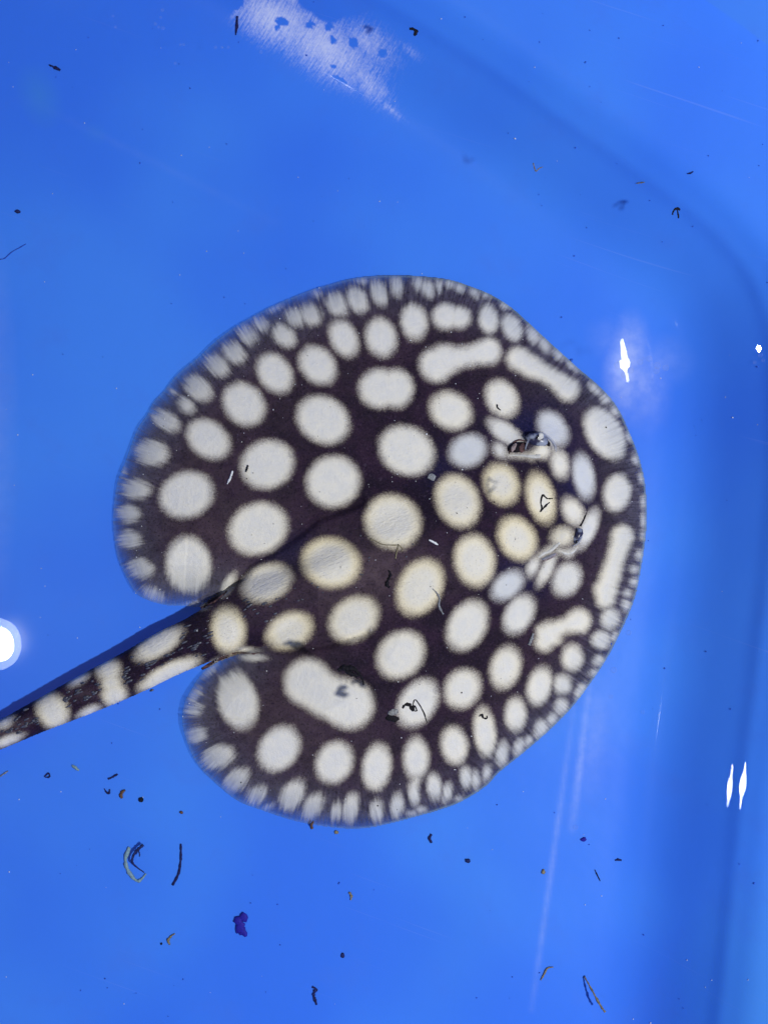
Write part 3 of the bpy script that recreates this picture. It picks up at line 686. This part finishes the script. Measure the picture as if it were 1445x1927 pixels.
bit('flake', 'clear and black folded flake beside tangled hair on pale spot', 'debris', 737, 1352, 13, 6, 8, 'w', M_dark, rz=1.5)
bit('flake', 'grey clear film corner above the black folded flake', 'debris', 740, 1340, 9, 6, -15, 'w', M_grey, rz=1)
strand('hair_scrap', 'tangled black hair knot floating over a white spot', 'debris', [(757, 1333), (763, 1326), (771, 1327), (776, 1337), (780, 1328), (784, 1337), (779, 1338)], [2, 3, 3.4, 2.8, 2, 1.6, 1], 'w', M_dark)
strand('hair_scrap', 'long hooked black hair beside the tangled knot', 'debris', [(775, 1336), (780, 1317), (789, 1326), (797, 1341), (803, 1360)], [1.2, 1.4, 1.4, 1.6, 1.4], 'w', M_dark)
strand('fibre_clump', 'black fluffy clump with long strand over kidney shaped spot', 'debris', [(636, 1262), (645, 1257), (655, 1258), (665, 1258), (674, 1266), (682, 1278), (684, 1289)], [4, 6, 7, 5, 2.6, 2, 1.4], 'w', M_dark,
       extra=[([(650, 1262), (662, 1269), (676, 1272)], [3, 5, 2])])
strand('worm_scrap', 'black wriggly worm shaped scrap on the ray back', 'debris', [(731, 1073), (735, 1081), (731, 1090), (728, 1100), (733, 1106)], [1.4, 3, 2.6, 3.8, 2.6], 'f', M_dark)
strand('fibre', 'fine bent tan fibre lying across the central cream spot', 'debris', [(697, 1014), (708, 1019), (722, 1025), (748, 1026)], [1.6, 1.2, 1, 1], 'f', M_tan, extra=[([(750, 1024), (747, 1036), (744, 1051)], [1, 1.2, 1.8]), ([(751, 1026), (757, 1033), (755, 1038)], [.8, .8, .8])])
strand('fibre', 'frayed grey fibre hanging off the edge of cream spot', 'debris', [(814, 1108), (822, 1116), (827, 1126), (826, 1140), (834, 1156)], [1, 1.4, 2.4, 2.6, 1.6], 'f', M_grey)
strand('slime_scrap', 'ragged white scrap on the dark skin of upper lobe', 'debris', [(438, 886), (435, 896), (432, 903), (428, 911)], [1.6, 2, 2.2, 1], 'f', M_white)
strand('stick', 'short black dash on the rim of a white spot', 'debris', [(467, 875), (465, 882), (463, 888)], [1, 2.6, 1.8], 'f', M_dark)
strand('curl', 'tiny black hook on the white spot above the eye', 'debris', [(935, 761), (936, 767), (942, 772)], [1.4, 1.8, 1], 'f', M_dark)
strand('hair_scrap', 'small grey squiggle on the long narrow spot', 'debris', [(901, 1348), (907, 1345), (909, 1351), (916, 1352), (916, 1347)], [1.2, 2.2, 1.8, 1.6, 1], 'f', M_dark)
strand('slime_scrap', 'greenish ragged crumb trail beside the double lobed spot', 'debris', [(1003, 1192), (999, 1203), (995, 1214)], [2.4, 3, 3.4], 'f', M_grey)
bit('slime_scrap', 'small lilac slime patch between two central spots', 'debris', 812, 898, 9, 6, 10, 'f', M_grey, rz=1.2)
strand('slime_scrap', 'small white torn scrap on the brown middle of back', 'debris', [(807, 1016), (815, 1020), (824, 1025)], [1.4, 2.8, 1.6], 'f', M_white)
strand('stick', 'short grey dash on floor right of the ray', 'debris', [(1157, 1619), (1163, 1618), (1169, 1619)], [2, 2.4, 2], 'f', M_navy)
strand('fibre', 'thin curved black fibre below the short grey dash', 'debris', [(1119, 1637), (1124, 1648), (1129, 1658)], [.9, 1.3, 1], 'f', M_dark)
bit('pellet', 'small olive brown crumb beside the pale floor light streak', 'debris', 1022, 1641, 4, 5, 0, 'f', M_tan)
strand('curl', 'tan curved sliver beside the long pale floor light streak', 'debris', [(1041, 1820), (1030, 1822), (1024, 1832), (1017, 1845)], [1, 2.6, 2.6, 1], 'f', M_tan)
bit('pellet', 'soft dark blue speck beside the short grey dash', 'debris', 1098, 1580, 6, 4, 0, 'f', M_shade)
strand('stick', 'tiny thin brown dash on the raised ledge line', 'debris', [(1196, 345), (1204, 344), (1212, 343)], [.8, 1.6, .9], 'f', M_tan)
strand('stick', 'tiny dark dash on the wall beyond the ledge line', 'debris', [(1293, 327), (1298, 326), (1304, 323)], [1.2, 1.8, 1], 'f', M_navy)
strand('stick', 'blurry dark streak beside the pale scuffed glare patch', 'debris', [(447, 30), (446, 48), (444, 66)], [2, 2.6, 1.4], 'f', M_navy)
strand('stick', 'blunt dark fleck near the green stain on wall', 'debris', [(93, 122), (104, 127), (114, 132)], [1.4, 3, 3.4], 'f', M_navy)
bit('pellet', 'flat dark fleck lying alone on floor far from the ray', 'debris', 34, 398, 6, 4, 10, 'f', M_navy)
strand('fibre', 'crooked faint dark line at the tub floor edge', 'debris', [(0, 488), (10, 486), (22, 475), (36, 467), (50, 459)], [1.0, 1.2, 1.0, 1.0, .6], 'f', M_silt2)
strand('curl', 'brown torn bit sticking out from the lower ray edge', 'debris', [(590, 1545), (586, 1553), (588, 1560)], [1.6, 3.6, 2.4], 'f', M_brown2)
bit('pellet', 'yellowish crumb touching the lower ray edge', 'debris', 633, 1566, 4.5, 4, 0, 'f', M_tan)

# fine specks too many to count
def scatter(name, label, n, mat, area, rr, seed, lvl):
    r = random.Random(seed); ps = []
    while len(ps) < n:
        x, y = r.uniform(area[0], area[2]), r.uniform(area[1], area[3])
        sk = skin_z(x, y) > 0.003
        if lvl == 'skin' and not sk: continue
        if lvl == 'floor' and sk: continue
        s_ = r.uniform(*rr) * (1.6 if r.random() < 0.08 else 1)
        z = ground_z(x, y) + 0.0002
        ps.append(lump(P(x, y, z), s_ * S, s_ * S * r.uniform(.5, 1), s_ * S * .6, r.uniform(0, 3), 6, 4, .2, r))
    return tag(mesh_obj(name, *join(ps), mat), label, 'specks', None, 'stuff')
scatter('white_specks', 'fine white dust specks scattered over the ray skin', 260, M_white, (220, 520, 1210, 1555), (.5, 1.25), 3, 'skin')
scatter('black_specks', 'fine black dirt specks scattered over the ray skin', 120, M_dark, (220, 520, 1210, 1555), (.5, 1.1), 5, 'skin')
scatter('blue_specks', 'faint dark blue specks of silt on tub floor', 110, M_silt, (0, 0, 1445, 1927), (.7, 2.0), 8, 'floor')
scatter('pale_specks', 'fine pale specks of silt on tub floor', 70, M_white, (0, 0, 1445, 1927), (.6, 1.5), 9, 'floor')

# bubbles
def bubble_mat():
    m = NT('bubble_film'); lw = m.n.new('ShaderNodeLayerWeight'); lw.inputs[0].default_value = 0.35
    tr = m.n.new('ShaderNodeBsdfTransparent'); gl = m.n.new('ShaderNodeBsdfGlossy'); gl.inputs['Roughness'].default_value = 0.02
    mx = m.n.new('ShaderNodeMixShader'); f = m.ramp(lw.outputs['Facing'], 0.35, 0.95, 0.03, 0.8)
    df = m.n.new('ShaderNodeBsdfDiffuse'); df.inputs[0].default_value = (0.85, 0.9, 0.97, 1)  # white rim painted in for the reflected crescents on the bubbles
    m2 = m.n.new('ShaderNodeMixShader'); m2.inputs[0].default_value = 0.55; m.l.new(gl.outputs[0], m2.inputs[1]); m.l.new(df.outputs[0], m2.inputs[2])
    m.l.new(f, mx.inputs[0]); m.l.new(tr.outputs[0], mx.inputs[1]); m.l.new(m2.outputs[0], mx.inputs[2]); m.l.new(mx.outputs[0], m.out.inputs[0]); return m.mat
M_bub = bubble_mat()
v, f = lump((0, 0, 0), 1, 1, 0.8, 0, 20, 10, 0.0, rnd)
b0 = None
BUB = [(1221, 675, 5, 'a'), (1236, 688, 5.5, 'a'), (1234, 697, 5.5, 'a'), (1252, 692, 5, 'a'), (1204, 681, 5, 'a'), (1211, 674, 2.5, 'a'), (1162, 687, 6, 'a'), (1175, 705, 6, 'a'), (1186, 697, 5, 'a'), (1166, 680, 5, 'a'),
       (1430, 668, 4, 'b'), (1435, 678, 3, 'b'), (1419, 682, 3, 'b'), (1155, 1261, 5, 'c'), (1183, 1191, 4.5, 'c'), (1149, 1311, 3.5, 'c'), (1209, 1340, 3.5, 'c'), (1083, 1557, 4, 'c'),
       (213, 30, 2, 'd'), (218, 51, 2.6, 'd'), (306, 19, 2.6, 'd'), (303, 33, 2.2, 'd'), (293, 45, 2.6, 'd'), (299, 51, 2.2, 'd'), (307, 53, 3, 'd'), (340, 84, 2, 'd'), (346, 84, 2.2, 'd'), (330, 119, 2.4, 'd'),
       (406, 89, 2.6, 'd'), (418, 89, 2.2, 'd'), (430, 89, 2.2, 'd'), (491, 87, 2.6, 'd'), (491, 98, 3, 'd')]
BL = {'a': ('clear air bubble on the water beside the bright glint on tub bend', 'bubbles beside the glint'),
      'b': ('tiny clear bubble under the small glint on the ledge', 'bubbles on the ledge'),
      'c': ('clear bubble on the floor off the spotted ray edge', 'bubbles off the ray edge'),
      'd': ('tiny bright bubble near the pale scuffed glare patch', 'bubbles near the scuffed glare patch')}
for x, y, r_, g in BUB:
    if b0 is None: b0 = mesh_obj('air_bubble', v, f, M_bub); o = b0
    else: o = b0.copy(); COL.objects.link(o)
    z = ZW if g in 'ad' else ground_z(x, y) + r_ * S * 0.6
    o.location = P(x, y, z); o.scale = (r_ * S,) * 3
    tag(o, BL[g][0], 'bubble', BL[g][1])
